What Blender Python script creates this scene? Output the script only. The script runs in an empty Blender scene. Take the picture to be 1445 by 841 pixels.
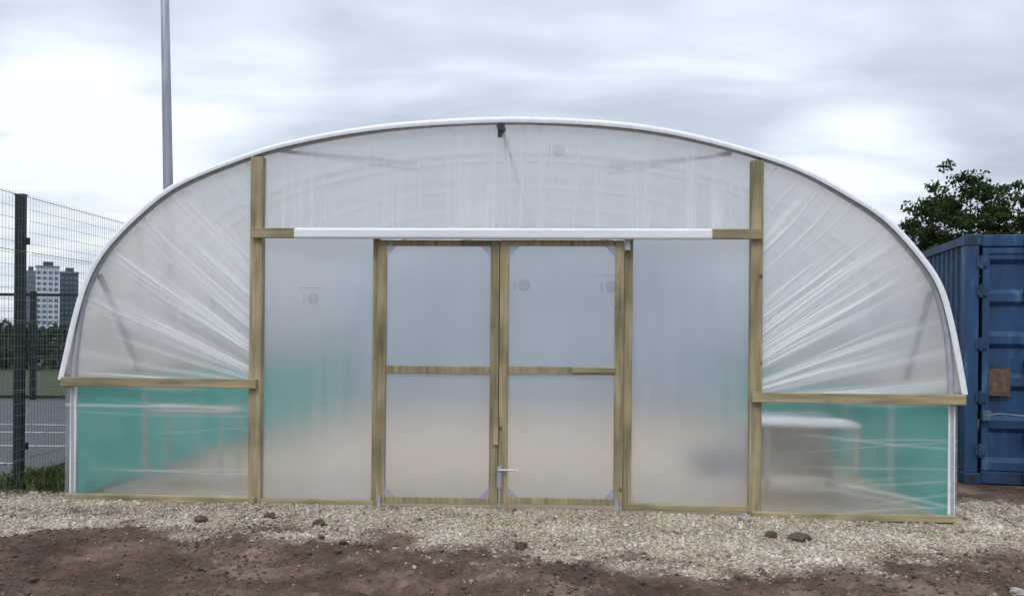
import bpy, math, random
import numpy as np
from mathutils import Vector, Matrix
random.seed(4); rng = np.random.default_rng(4)
S = bpy.context.scene; COL = S.collection
S.view_settings.view_transform = 'Standard'; S.view_settings.look = 'None'; S.view_settings.exposure = 0
PI = math.pi
# ------------------------------------------------------------------ camera
F = 1250.0; CX = 722.5; HY = 465.0; ROLL = 0.0087; TH = math.radians(3.3)
CAM = Vector((0, -7.3, 1.46))
RIGHT = Vector((math.cos(ROLL), 0, math.sin(ROLL))); UP = Vector((-math.sin(ROLL), 0, math.cos(ROLL))); FWD = Vector((0, 1, 0))
cd = bpy.data.cameras.new('camera'); cam = bpy.data.objects.new('camera', cd); COL.objects.link(cam)
cd.sensor_width = 36; cd.lens = F/1445*36; cd.shift_y = (HY-420.5)/1445; cd.clip_start = 0.05; cd.clip_end = 6000
cam.matrix_world = Matrix(((RIGHT.x, UP.x, 0, CAM.x), (RIGHT.y, UP.y, -1, CAM.y), (RIGHT.z, UP.z, 0, CAM.z), (0, 0, 0, 1)))
S.camera = cam
def ray(px, py): return RIGHT*((px-CX)/F) + UP*((HY-py)/F) + FWD
NRM = Vector((math.sin(TH), math.cos(TH), 0)); UDIR = Vector((math.cos(TH), -math.sin(TH), 0))
def fp(px, py, v=0.0):                 # a point of the tunnel's end plane, in tunnel coordinates
    d = ray(px, py); t = (v-CAM.dot(NRM))/d.dot(NRM); p = CAM+d*t
    return (p.dot(UDIR), p.z)
def gp(px, py, z=0.0):
    d = ray(px, py); t = (z-CAM.z)/d.z; p = CAM+d*t
    return (p.x, p.y)
def ap(px, py, D):
    p = CAM+ray(px, py)*D; return p
# ------------------------------------------------------------------ materials
def new_mat(name):
    m = bpy.data.materials.new(name); m.use_nodes = True
    nt = m.node_tree; nt.nodes.clear()
    return m, nt, nt.nodes, nt.links
def N(nodes, t, **k):
    n = nodes.new(t)
    for a, b in k.items(): setattr(n, a, b)
    return n
def ramp(nodes, stops):
    r = nodes.new('ShaderNodeValToRGB'); e = r.color_ramp.elements
    while len(e) < len(stops): e.new(0.5)
    for i, (p, c) in enumerate(stops): e[i].position = p; e[i].color = (*c, 1) if len(c) == 3 else c
    return r
def surf(name, c1, c2, scale=8, rough=0.8, metal=0.0, stretch=(1, 1, 1), bump=0.15, detail=5, c3=None, p3=0.75, rnd=0.0, spec=0.5):
    m, nt, n, l = new_mat(name)
    tc = N(n, 'ShaderNodeTexCoord'); mp = N(n, 'ShaderNodeMapping'); mp.inputs['Scale'].default_value = stretch
    l.new(tc.outputs['Object'], mp.inputs[0])
    oi = N(n, 'ShaderNodeObjectInfo'); ad = N(n, 'ShaderNodeVectorMath', operation='ADD')
    sc = N(n, 'ShaderNodeVectorMath', operation='SCALE'); sc.inputs[0].default_value = (37, 53, 71); l.new(oi.outputs['Random'], sc.inputs['Scale'])
    l.new(mp.outputs[0], ad.inputs[0]); l.new(sc.outputs[0], ad.inputs[1])
    no = N(n, 'ShaderNodeTexNoise'); no.inputs['Scale'].default_value = scale; no.inputs['Detail'].default_value = detail; no.inputs['Roughness'].default_value = 0.6
    l.new(ad.outputs[0], no.inputs['Vector'])
    st = [(0.3, c1), (0.66, c2)] if c3 is None else [(0.3, c1), (0.58, c2), (p3, c3)]
    r = ramp(n, st); l.new(no.outputs['Fac'], r.inputs[0])
    b = N(n, 'ShaderNodeBsdfPrincipled'); b.inputs['Roughness'].default_value = rough; b.inputs['Metallic'].default_value = metal
    b.inputs['Specular IOR Level'].default_value = spec
    col = r.outputs[0]
    if rnd:
        hs = N(n, 'ShaderNodeHueSaturation'); ma = N(n, 'ShaderNodeMath', operation='MULTIPLY_ADD'); ma.inputs[1].default_value = rnd; ma.inputs[2].default_value = 1-rnd/2
        l.new(oi.outputs['Random'], ma.inputs[0]); l.new(ma.outputs[0], hs.inputs['Value']); l.new(col, hs.inputs['Color']); col = hs.outputs[0]
    l.new(col, b.inputs['Base Color'])
    if bump:
        bp = N(n, 'ShaderNodeBump'); bp.inputs['Strength'].default_value = bump; bp.inputs['Distance'].default_value = 0.02
        l.new(no.outputs['Fac'], bp.inputs['Height']); l.new(bp.outputs[0], b.inputs['Normal'])
    o = N(n, 'ShaderNodeOutputMaterial'); l.new(b.outputs[0], o.inputs[0])
    return m
def wood(name, stretch):
    m, nt, n, l = new_mat(name)
    tc = N(n, 'ShaderNodeTexCoord'); oi = N(n, 'ShaderNodeObjectInfo')
    sc = N(n, 'ShaderNodeVectorMath', operation='SCALE'); sc.inputs[0].default_value = (37, 53, 71); l.new(oi.outputs['Random'], sc.inputs['Scale'])
    ad = N(n, 'ShaderNodeVectorMath', operation='ADD'); l.new(tc.outputs['Object'], ad.inputs[0]); l.new(sc.outputs[0], ad.inputs[1])
    mp = N(n, 'ShaderNodeMapping'); mp.inputs['Scale'].default_value = stretch; l.new(ad.outputs[0], mp.inputs[0])
    no = N(n, 'ShaderNodeTexNoise'); no.inputs['Scale'].default_value = 1.0; no.inputs['Detail'].default_value = 4; l.new(mp.outputs[0], no.inputs['Vector'])
    r = ramp(n, [(0.3, (0.215, 0.175, 0.10)), (0.5, (0.315, 0.263, 0.16)), (0.72, (0.42, 0.36, 0.235))]); l.new(no.outputs['Fac'], r.inputs[0])
    n2 = N(n, 'ShaderNodeTexNoise'); n2.inputs['Scale'].default_value = 2.3; n2.inputs['Detail'].default_value = 4; l.new(ad.outputs[0], n2.inputs['Vector'])
    r2 = ramp(n, [(0.33, (0.6, 0.63, 0.57)), (0.5, (0.92, 0.94, 0.9)), (0.68, (1.16, 1.1, 1.04))]); l.new(n2.outputs['Fac'], r2.inputs[0])
    mx = N(n, 'ShaderNodeMix', data_type='RGBA', blend_type='MULTIPLY'); mx.inputs[0].default_value = 1; l.new(r.outputs[0], mx.inputs[6]); l.new(r2.outputs[0], mx.inputs[7])
    vo = N(n, 'ShaderNodeTexVoronoi'); vo.inputs['Scale'].default_value = 4.5; l.new(ad.outputs[0], vo.inputs['Vector'])
    rk = ramp(n, [(0.05, (0.35, 0.28, 0.22)), (0.11, (1, 1, 1))]); l.new(vo.outputs['Distance'], rk.inputs[0])
    m2 = N(n, 'ShaderNodeMix', data_type='RGBA', blend_type='MULTIPLY'); m2.inputs[0].default_value = 1; l.new(mx.outputs[2], m2.inputs[6]); l.new(rk.outputs[0], m2.inputs[7])
    hs = N(n, 'ShaderNodeHueSaturation'); ma = N(n, 'ShaderNodeMath', operation='MULTIPLY_ADD'); ma.inputs[1].default_value = 0.35; ma.inputs[2].default_value = 0.82
    l.new(oi.outputs['Random'], ma.inputs[0]); l.new(ma.outputs[0], hs.inputs['Value']); l.new(m2.outputs[2], hs.inputs['Color'])
    b = N(n, 'ShaderNodeBsdfPrincipled'); b.inputs['Roughness'].default_value = 0.8; l.new(hs.outputs[0], b.inputs['Base Color'])
    bp = N(n, 'ShaderNodeBump'); bp.inputs['Strength'].default_value = 0.25; bp.inputs['Distance'].default_value = 0.004; l.new(no.outputs['Fac'], bp.inputs['Height']); l.new(bp.outputs[0], b.inputs['Normal'])
    o = N(n, 'ShaderNodeOutputMaterial'); l.new(b.outputs[0], o.inputs[0])
    return m
def film(name, T, tint=(0.95, 0.965, 0.975), white=(0.95, 0.96, 0.97), haze=0.15, gloss=0.5, hs_=1.5, blur=0.0, rr=0.35):
    # T = share of light let through; blur = how much of that share is scattered by the misted sheet
    m, nt, n, l = new_mat(name)
    tr = N(n, 'ShaderNodeBsdfTransparent'); tr.inputs[0].default_value = (*tint, 1); thru = tr.outputs[0]
    if blur:
        rf = N(n, 'ShaderNodeBsdfRefraction'); rf.inputs['Color'].default_value = (*tint, 1); rf.inputs['Roughness'].default_value = rr; rf.inputs['IOR'].default_value = 1.3
        xb = N(n, 'ShaderNodeMixShader'); xb.inputs[0].default_value = blur; l.new(tr.outputs[0], xb.inputs[1]); l.new(rf.outputs[0], xb.inputs[2]); thru = xb.outputs[0]
    tl = N(n, 'ShaderNodeBsdfTranslucent'); tl.inputs[0].default_value = (*white, 1)
    df = N(n, 'ShaderNodeBsdfDiffuse'); df.inputs[0].default_value = (*white, 1)
    a = N(n, 'ShaderNodeMixShader'); a.inputs[0].default_value = 0.45; l.new(tl.outputs[0], a.inputs[1]); l.new(df.outputs[0], a.inputs[2])
    at = N(n, 'ShaderNodeAttribute'); at.attribute_name = 'fold'
    tc = N(n, 'ShaderNodeTexCoord'); no = N(n, 'ShaderNodeTexNoise'); no.inputs['Scale'].default_value = hs_; no.inputs['Detail'].default_value = 4; l.new(tc.outputs['Object'], no.inputs['Vector'])
    m1 = N(n, 'ShaderNodeMath', operation='MULTIPLY_ADD'); m1.inputs[1].default_value = haze; m1.inputs[2].default_value = 1-T-haze*0.5; l.new(no.outputs['Fac'], m1.inputs[0])
    m2 = N(n, 'ShaderNodeMath', operation='ADD', use_clamp=True); l.new(m1.outputs[0], m2.inputs[0]); l.new(at.outputs['Fac'], m2.inputs[1])
    b = N(n, 'ShaderNodeMixShader'); l.new(m2.outputs[0], b.inputs[0]); l.new(thru, b.inputs[1]); l.new(a.outputs[0], b.inputs[2])
    gl = N(n, 'ShaderNodeBsdfGlossy'); gl.inputs['Roughness'].default_value = 0.22
    lw = N(n, 'ShaderNodeLayerWeight'); lw.inputs['Blend'].default_value = 0.25
    g1 = N(n, 'ShaderNodeMath', operation='MULTIPLY'); g1.inputs[1].default_value = gloss; l.new(lw.outputs['Fresnel'], g1.inputs[0])
    c = N(n, 'ShaderNodeMixShader'); l.new(g1.outputs[0], c.inputs[0]); l.new(b.outputs[0], c.inputs[1]); l.new(gl.outputs[0], c.inputs[2])
    o = N(n, 'ShaderNodeOutputMaterial'); l.new(c.outputs[0], o.inputs[0])
    return m
M = {}
M['wood_z'] = wood('treated_timber_upright', (32, 32, 2.2)); M['wood_x'] = wood('treated_timber_level', (2.2, 32, 32)); M['wood_y'] = wood('treated_timber_long', (32, 2.2, 32))
M['film'] = film('clear_polythene', 0.57, blur=0.7, rr=0.26, white=(0.95, 0.97, 0.985), tint=(0.97, 0.98, 0.99)); M['film_roof'] = film('roof_polythene', 0.66, tint=(0.975, 0.985, 0.99))
M['film_door'] = film('misty_polythene', 0.70, haze=0.24, blur=0.97, rr=0.42, white=(0.86, 0.895, 0.94), hs_=1.8)
M['film_far'] = film('far_polythene', 0.15, white=(0.46, 0.54, 0.66))
M['film_low'] = film('lower_polythene', 0.79, haze=0.26, hs_=3, blur=0.92, rr=0.28)
M['net'] = film('green_netting', 0.12, tint=(0.2, 0.85, 0.72), white=(0.003, 0.50, 0.39), gloss=0.03, haze=0.2, hs_=2)
M['print'] = film('grey_print', 0.80, tint=(0.88, 0.88, 0.89), white=(0.16, 0.17, 0.2), gloss=0.0)
M['white_tape'] = surf('white_tape', (0.72, 0.75, 0.78), (0.86, 0.88, 0.9), 14, 0.45, bump=0.1)
M['white_metal'] = surf('white_painted_metal', (0.72, 0.74, 0.76), (0.82, 0.84, 0.86), 5, 0.4, bump=0.03, stretch=(0.4, 3, 3))
M['steel'] = surf('galvanised_steel', (0.38, 0.4, 0.43), (0.52, 0.54, 0.57), 18, 0.5, 0.4, bump=0.03)
M['dull_steel'] = surf('dull_galvanised_steel', (0.13, 0.14, 0.16), (0.2, 0.21, 0.23), 18, 0.6, 0.3, bump=0.03)
M['pale_steel'] = surf('bright_galvanised_steel', (0.58, 0.6, 0.63), (0.7, 0.72, 0.74), 18, 0.5, 0.1, bump=0.02)
M['zinc'] = surf('zinc_plate', (0.32, 0.35, 0.4), (0.46, 0.49, 0.54), 40, 0.5, 0.4, bump=0.03)
M['dark'] = surf('black_plastic_and_hole_shade', (0.012, 0.012, 0.014), (0.03, 0.03, 0.032), 20, 0.5)  # black plastic clamp, and painted shade in the container's casting holes
M['pole'] = surf('grey_lamp_steel', (0.24, 0.26, 0.3), (0.36, 0.38, 0.42), 3, 0.5, 0.3, bump=0.02, stretch=(4, 4, 0.5))
M['fence'] = surf('dark_green_powder_coat', (0.006, 0.012, 0.012), (0.010, 0.020, 0.019), 9, 0.5, bump=0.02, spec=0.3)
M['wire'] = surf('green_grey_wire', (0.07, 0.09, 0.095), (0.11, 0.13, 0.14), 9, 0.5, bump=0)
M['asphalt'] = surf('asphalt', (0.05, 0.052, 0.056), (0.085, 0.085, 0.09), 30, 0.9, bump=0.3)
M['paint'] = surf('road_paint', (0.18, 0.18, 0.18), (0.42, 0.42, 0.42), 12, 0.8, bump=0.05)
M['blue'] = surf('weathered_blue_paint', (0.007, 0.029, 0.074), (0.013, 0.058, 0.155), 3.4, 0.6, stretch=(2, 2, 0.6), c3=(0.07, 0.14, 0.24), p3=0.72, bump=0.06, detail=8)
M['blue_dark'] = surf('dark_blue_paint', (0.006, 0.021, 0.052), (0.011, 0.042, 0.108), 5, 0.65, c3=(0.055, 0.08, 0.11), p3=0.72, bump=0.06, detail=8)
M['rust'] = surf('rusty_plate', (0.055, 0.04, 0.032), (0.125, 0.08, 0.052), 14, 0.85, c3=(0.19, 0.125, 0.085), bump=0.2)
M['rod'] = surf('worn_blue_steel', (0.05, 0.09, 0.14), (0.14, 0.18, 0.23), 12, 0.5, 0.3)
M['clod'] = surf('wet_soil_clod', (0.055, 0.038, 0.029), (0.12, 0.086, 0.064), 25, 0.9, bump=0.6)
M['heap'] = surf('dry_soil_heap', (0.19, 0.165, 0.16), (0.26, 0.225, 0.215), 9, 0.9, bump=0.4)
M['stone'] = surf('pale_stone', (0.2, 0.18, 0.155), (0.36, 0.33, 0.29), 22, 0.85, bump=0.4)
M['bench'] = surf('pale_bench_board', (0.7, 0.68, 0.64), (0.8, 0.78, 0.74), 6, 0.7)
M['tan'] = surf('tan_bench_side', (0.40, 0.335, 0.26), (0.5, 0.42, 0.325), 6, 0.8)
M['bark'] = surf('bark', (0.03, 0.024, 0.018), (0.07, 0.055, 0.04), 12, 0.9, stretch=(4, 4, 1), bump=0.5)
M['tower_white'] = surf('pale_render', (0.48, 0.52, 0.58), (0.6, 0.64, 0.68), 0.1, 0.8, bump=0)
M['tower_grey'] = surf('grey_cladding', (0.14, 0.17, 0.21), (0.2, 0.23, 0.27), 0.1, 0.8, bump=0)
M['tower_dark'] = surf('slate_cladding', (0.05, 0.064, 0.085), (0.075, 0.09, 0.115), 0.1, 0.8, bump=0)
M['glass'] = surf('distant_glazing', (0.07, 0.10, 0.14), (0.15, 0.19, 0.24), 0.2, 0.3, bump=0)
def leafmat(name, c1, c2, c3):
    m, nt, n, l = new_mat(name)
    at = N(n, 'ShaderNodeAttribute'); at.attribute_name = 'tone'
    r = ramp(n, [(0.0, c1), (0.5, c2), (1.0, c3)]); l.new(at.outputs['Fac'], r.inputs[0])
    d = N(n, 'ShaderNodeBsdfDiffuse'); t = N(n, 'ShaderNodeBsdfTranslucent'); l.new(r.outputs[0], d.inputs[0]); l.new(r.outputs[0], t.inputs[0])
    mx = N(n, 'ShaderNodeMixShader'); mx.inputs[0].default_value = 0.3; l.new(d.outputs[0], mx.inputs[1]); l.new(t.outputs[0], mx.inputs[2])
    o = N(n, 'ShaderNodeOutputMaterial'); l.new(mx.outputs[0], o.inputs[0]); return m
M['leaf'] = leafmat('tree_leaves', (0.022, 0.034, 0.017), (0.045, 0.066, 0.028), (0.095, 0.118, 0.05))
M['wood_far'] = leafmat('far_leaves', (0.018, 0.028, 0.02), (0.032, 0.046, 0.03), (0.05, 0.07, 0.04))
M['weed'] = leafmat('weed_leaves', (0.05, 0.07, 0.025), (0.10, 0.13, 0.045), (0.24, 0.23, 0.12))
def stonemat():
    m, nt, n, l = new_mat('buff_gravel')
    at = N(n, 'ShaderNodeAttribute'); at.attribute_name = 'tone'
    r = ramp(n, [(0.0, (0.08, 0.056, 0.042)), (0.22, (0.21, 0.165, 0.12)), (0.5, (0.40, 0.338, 0.255)), (0.85, (0.54, 0.475, 0.375)), (1.0, (0.68, 0.625, 0.535))]); l.new(at.outputs['Fac'], r.inputs[0])
    tc = N(n, 'ShaderNodeTexCoord'); no = N(n, 'ShaderNodeTexNoise'); no.inputs['Scale'].default_value = 60; l.new(tc.outputs['Object'], no.inputs['Vector'])
    r2 = ramp(n, [(0.3, (0.75, 0.75, 0.75)), (0.7, (1.05, 1.05, 1.05))]); l.new(no.outputs['Fac'], r2.inputs[0])
    mx = N(n, 'ShaderNodeMix', data_type='RGBA', blend_type='MULTIPLY'); mx.inputs[0].default_value = 1; l.new(r.outputs[0], mx.inputs[6]); l.new(r2.outputs[0], mx.inputs[7])
    b = N(n, 'ShaderNodeBsdfPrincipled'); b.inputs['Roughness'].default_value = 0.9; l.new(mx.outputs[2], b.inputs['Base Color'])
    o = N(n, 'ShaderNodeOutputMaterial'); l.new(b.outputs[0], o.inputs[0]); return m
M['gravel'] = stonemat()
# ------------------------------------------------------------------ mesh helpers
def link(name, me, mat, parent=None, smooth=False, bevel=0):
    o = bpy.data.objects.new(name, me); COL.objects.link(o)
    if mat: me.materials.append(mat)
    if parent: o.parent = parent
    if smooth: me.polygons.foreach_set('use_smooth', [True]*len(me.polygons))
    if bevel:
        b = o.modifiers.new('bevel', 'BEVEL'); b.width = bevel; b.segments = 2; b.limit_method = 'ANGLE'
    return o
class MB:
    def __init__(s): s.V = []; s.F = []
    def box(s, x0, x1, y0, y1, z0, z1):
        b = len(s.V); s.V += [(x0, y0, z0), (x1, y0, z0), (x1, y1, z0), (x0, y1, z0), (x0, y0, z1), (x1, y0, z1), (x1, y1, z1), (x0, y1, z1)]
        s.F += [tuple(b+i for i in f) for f in ((0, 3, 2, 1), (4, 5, 6, 7), (0, 1, 5, 4), (1, 2, 6, 5), (2, 3, 7, 6), (3, 0, 4, 7))]; return s
    def tube(s, pts, r, n=8, cap=True):
        pts = [Vector(p) for p in pts]; rs = r if isinstance(r, (list, tuple)) else [r]*len(pts)
        up = None; rings = []
        for i, p in enumerate(pts):
            d = (pts[min(i+1, len(pts)-1)]-pts[max(i-1, 0)]).normalized()
            if up is None: up = Vector((0, 0, 1)) if abs(d.z) < 0.9 else Vector((0, 1, 0))
            a = d.cross(up)
            if a.length < 1e-5: a = d.cross(Vector((1, 0, 0)))
            a.normalize(); up = a.cross(d).normalized()
            b0 = len(s.V); rings.append(b0)
            for k in range(n):
                q = p+a*(rs[i]*math.cos(2*PI*k/n))+up*(rs[i]*math.sin(2*PI*k/n)); s.V.append(tuple(q))
        for i in range(len(rings)-1):
            for k in range(n): s.F.append((rings[i]+k, rings[i]+(k+1) % n, rings[i+1]+(k+1) % n, rings[i+1]+k))
        if cap: s.F.append(tuple(rings[0]+k for k in reversed(range(n)))); s.F.append(tuple(rings[-1]+k for k in range(n)))
        return s
    def prism(s, poly, y0, y1):       # polygon in x,z extruded along y
        b = len(s.V); n = len(poly)
        s.V += [(x, y0, z) for x, z in poly]+[(x, y1, z) for x, z in poly]
        s.F += [tuple(range(b, b+n)), tuple(range(b+2*n-1, b+n-1, -1))]
        for i in range(n): s.F.append((b+i, b+n+i, b+n+(i+1) % n, b+(i+1) % n))
        return s
    def build(s, name, mat, parent=None, smooth=False, bevel=0):
        me = bpy.data.meshes.new(name); me.from_pydata(s.V, [], s.F); me.update()
        return link(name, me, mat, parent, smooth, bevel)
def fastmesh(name, co, faces):
    co = np.asarray(co, np.float32); faces = np.asarray(faces, np.int32); k = faces.shape[1]
    me = bpy.data.meshes.new(name); me.vertices.add(len(co)); me.vertices.foreach_set('co', co.ravel())
    me.loops.add(faces.size); me.loops.foreach_set('vertex_index', faces.ravel())
    me.polygons.add(len(faces)); me.polygons.foreach_set('loop_start', np.arange(0, faces.size, k, dtype=np.int32))
    me.update(calc_edges=True); me.validate(); return me
def fattr(me, name, vals):
    a = me.attributes.new(name, 'FLOAT', 'POINT'); a.data.foreach_set('value', np.asarray(vals, np.float32))
def tag(o, label=None, cat=None, group=None, kind=None):
    if label: o['label'] = label
    if cat: o['category'] = cat
    if group: o['group'] = group
    if kind: o['kind'] = kind
    return o
def empty(name, loc, rz=0, label=None, cat=None, group=None):
    o = bpy.data.objects.new(name, None); COL.objects.link(o); o.location = loc; o.rotation_euler = (0, 0, rz); o.empty_display_size = 0.2
    return tag(o, label, cat, group)
def catmull(pts, per=8):
    P = [np.array(p, float) for p in pts]; P = [2*P[0]-P[1]]+P+[2*P[-1]-P[-2]]; out = []
    for i in range(1, len(P)-2):
        for k in range(per):
            t = k/per; a, b, c, d = P[i-1], P[i], P[i+1], P[i+2]
            out.append(0.5*((2*b)+(-a+c)*t+(2*a-5*b+4*c-d)*t*t+(-a+3*b-3*c+d)*t**3))
    out.append(P[-2]); return np.array(out)
def resample(C, n):
    d = np.r_[0, np.cumsum(np.linalg.norm(np.diff(C, axis=0), axis=1))]; t = np.linspace(0, d[-1], n)
    return np.stack([np.interp(t, d, C[:, i]) for i in range(C.shape[1])], 1)
def vn(x, y, seed=0):
    xi = np.floor(x); yi = np.floor(y); fx = x-xi; fy = y-yi; fx = fx*fx*(3-2*fx); fy = fy*fy*(3-2*fy)
    def h(a, b):
        v = np.sin(a*127.1+b*311.7+seed*74.7)*43758.5453; return v-np.floor(v)
    return (h(xi, yi)*(1-fx)+h(xi+1, yi)*fx)*(1-fy)+(h(xi, yi+1)*(1-fx)+h(xi+1, yi+1)*fx)*fy
def fbm(x, y, sc, oct=4, seed=0):
    t = 0; a = 0.5; s = 0
    for i in range(oct): t = t+a*vn(x*sc, y*sc, seed+i*3); s += a; a *= 0.55; sc *= 2.03
    return t/s
def sst(a, b, x): t = np.clip((x-a)/(b-a), 0, 1); return t*t*(3-2*t)
# ------------------------------------------------------------------ ground
gb = np.array([gp(*p) for p in ((-300, 760), (0, 754), (60, 746), (150, 742), (300, 742), (420, 747), (520, 760), (600, 778), (700, 782), (800, 787), (900, 792), (1000, 798), (1100, 801), (1200, 798), (1270, 785), (1350, 777), (1445, 774), (1800, 770))])
def local(x, y): return x*UDIR.x+y*UDIR.y, x*NRM.x+y*NRM.y
def masks(x, y):
    yb = np.interp(x, gb[:, 0], gb[:, 1]); u, v = local(x, y)
    g = sst(-0.36, 0.28, y-yb+(fbm(x, y, 2.6, 5, 5)-0.5)*1.5)
    up = np.where(x > 3.6, 0.75, np.where(x < -3.7, 0.35, 0.4))
    g = g*(1-sst(up-0.25, up+0.25, y+(fbm(x, y, 3, 3, 9)-0.5)*0.5))
    sand = (np.abs(u) < 3.7) & (v > -0.04) & (v < 12.1)
    g = np.where(sand, 0, g)
    speck = 0.03+0.16*sst(0.45, 0.7, fbm(x, y, 1.1, 3, 21))+0.2*sst(1.2, 3.0, x)*sst(0.42, 0.65, fbm(x, y, 1.7, 3, 33))
    grass = np.maximum(sst(8, 16, np.hypot(x, y+3)), sst(-3.9, -4.3, x)*sst(0.0, 0.5, y))
    grass = np.where(sand, 0, grass)
    return g, sand.astype(float), grass, speck
def H(x, y):
    g, s, gr, sp = masks(x, y); u, v = local(x, y)
    base = -0.05*sst(0, 3.7, x)-0.05*sst(3.7, 4.7, x)
    am = (1-sst(0.9, 1.2, y))*sst(-6, -4.5, y)*(1-sst(6.5, 7.5, np.abs(x)))
    lump = fbm(x, y, 1.6, 3, 2)-0.5; mid = np.abs(fbm(x, y, 5.5, 4, 7)-0.5)*2; fine = fbm(x, y, 17, 3, 11)-0.5
    mud = lump*0.075+(0.25-mid)*0.075+fine*0.04
    grv = (fbm(x, y, 2, 3, 14)-0.5)*0.035+fine*0.012+0.008
    h = base+am*(mud*(1-g)+grv*g)
    near = sst(0.35, 0.05, np.abs(np.clip(v+0.1, -9, 0)))*(np.abs(u) < 4.0)
    h = np.where(s > 0.5, base-0.02, h*(1-near*0.7)+(base-0.0)*near*0.7)
    return np.where(x < -4.7, base-0.02*(y > 0.9), h)
xs = np.r_[-np.geomspace(4000, 7.3, 26), np.arange(-7, 7.001, 0.028), np.geomspace(7.3, 4000, 26)]
ys = np.r_[-np.geomspace(60, 4.2, 10), np.arange(-4, 1.25, 0.026), np.geomspace(1.4, 4000, 40)]
X, Y = np.meshgrid(xs, ys); Z = H(X, Y); ny, nx = X.shape
idx = np.arange(nx*ny).reshape(ny, nx)
me = fastmesh('ground', np.stack([X.ravel(), Y.ravel(), Z.ravel()], 1), np.stack([idx[:-1, :-1].ravel(), idx[:-1, 1:].ravel(), idx[1:, 1:].ravel(), idx[1:, :-1].ravel()], 1))
g_, s_, gr_, sp_ = masks(X.ravel(), Y.ravel())
fattr(me, 'gravel', g_); fattr(me, 'sand', s_); fattr(me, 'grass', gr_)
m, nt, n, l = new_mat('mud_gravel_and_grass')
tc = N(n, 'ShaderNodeTexCoord')
def noise(sc, det=5, rough=0.6):
    q = N(n, 'ShaderNodeTexNoise'); q.inputs['Scale'].default_value = sc; q.inputs['Detail'].default_value = det; q.inputs['Roughness'].default_value = rough; l.new(tc.outputs['Object'], q.inputs['Vector']); return q
n1 = noise(1.6, 8, 0.7); n2 = noise(26, 6, 0.7)
mr = ramp(n, [(0.34, (0.050, 0.030, 0.021)), (0.5, (0.104, 0.068, 0.048)), (0.66, (0.21, 0.152, 0.112))]); l.new(n1.outputs['Fac'], mr.inputs[0])
fr = ramp(n, [(0.3, (0.6, 0.6, 0.6)), (0.7, (1.3, 1.3, 1.3))]); l.new(n2.outputs['Fac'], fr.inputs[0])
mm = N(n, 'ShaderNodeMix', data_type='RGBA', blend_type='MULTIPLY'); mm.inputs[0].default_value = 1; l.new(mr.outputs[0], mm.inputs[6]); l.new(fr.outputs[0], mm.inputs[7])
vo = N(n, 'ShaderNodeTexVoronoi'); vo.inputs['Scale'].default_value = 60; l.new(tc.outputs['Object'], vo.inputs['Vector'])
sx = N(n, 'ShaderNodeSeparateColor'); l.new(vo.outputs['Color'], sx.inputs[0])
gr = ramp(n, [(0.0, (0.19, 0.145, 0.105)), (0.5, (0.335, 0.28, 0.205)), (1.0, (0.48, 0.415, 0.325))]); l.new(sx.outputs[0], gr.inputs[0])
sr = ramp(n, [(0.3, (0.42, 0.325, 0.225)), (0.7, (0.56, 0.44, 0.31))]); l.new(n1.outputs['Fac'], sr.inputs[0])
gs = ramp(n, [(0.3, (0.032, 0.044, 0.022)), (0.7, (0.075, 0.082, 0.042))]); l.new(n2.outputs['Fac'], gs.inputs[0])
cur = mm.outputs[2]
for nm, src in (('gravel', gr), ('sand', sr), ('grass', gs)):
    at = N(n, 'ShaderNodeAttribute'); at.attribute_name = nm
    q = N(n, 'ShaderNodeMix', data_type='RGBA'); l.new(at.outputs['Fac'], q.inputs[0]); l.new(cur, q.inputs[6]); l.new(src.outputs[0], q.inputs[7]); cur = q.outputs[2]
b = N(n, 'ShaderNodeBsdfPrincipled'); b.inputs['Roughness'].default_value = 0.9; b.inputs['Specular IOR Level'].default_value = 0.18; l.new(cur, b.inputs['Base Color'])
bp = N(n, 'ShaderNodeBump'); bp.inputs['Strength'].default_value = 0.8; bp.inputs['Distance'].default_value = 0.02; l.new(n2.outputs['Fac'], bp.inputs['Height']); l.new(bp.outputs[0], b.inputs['Normal'])
o = N(n, 'ShaderNodeOutputMaterial'); l.new(b.outputs[0], o.inputs[0])
tag(link('ground', me, m, None, True), 'brown mud ground with a pale gravel strip along the polytunnel', 'ground', kind='structure')
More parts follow.
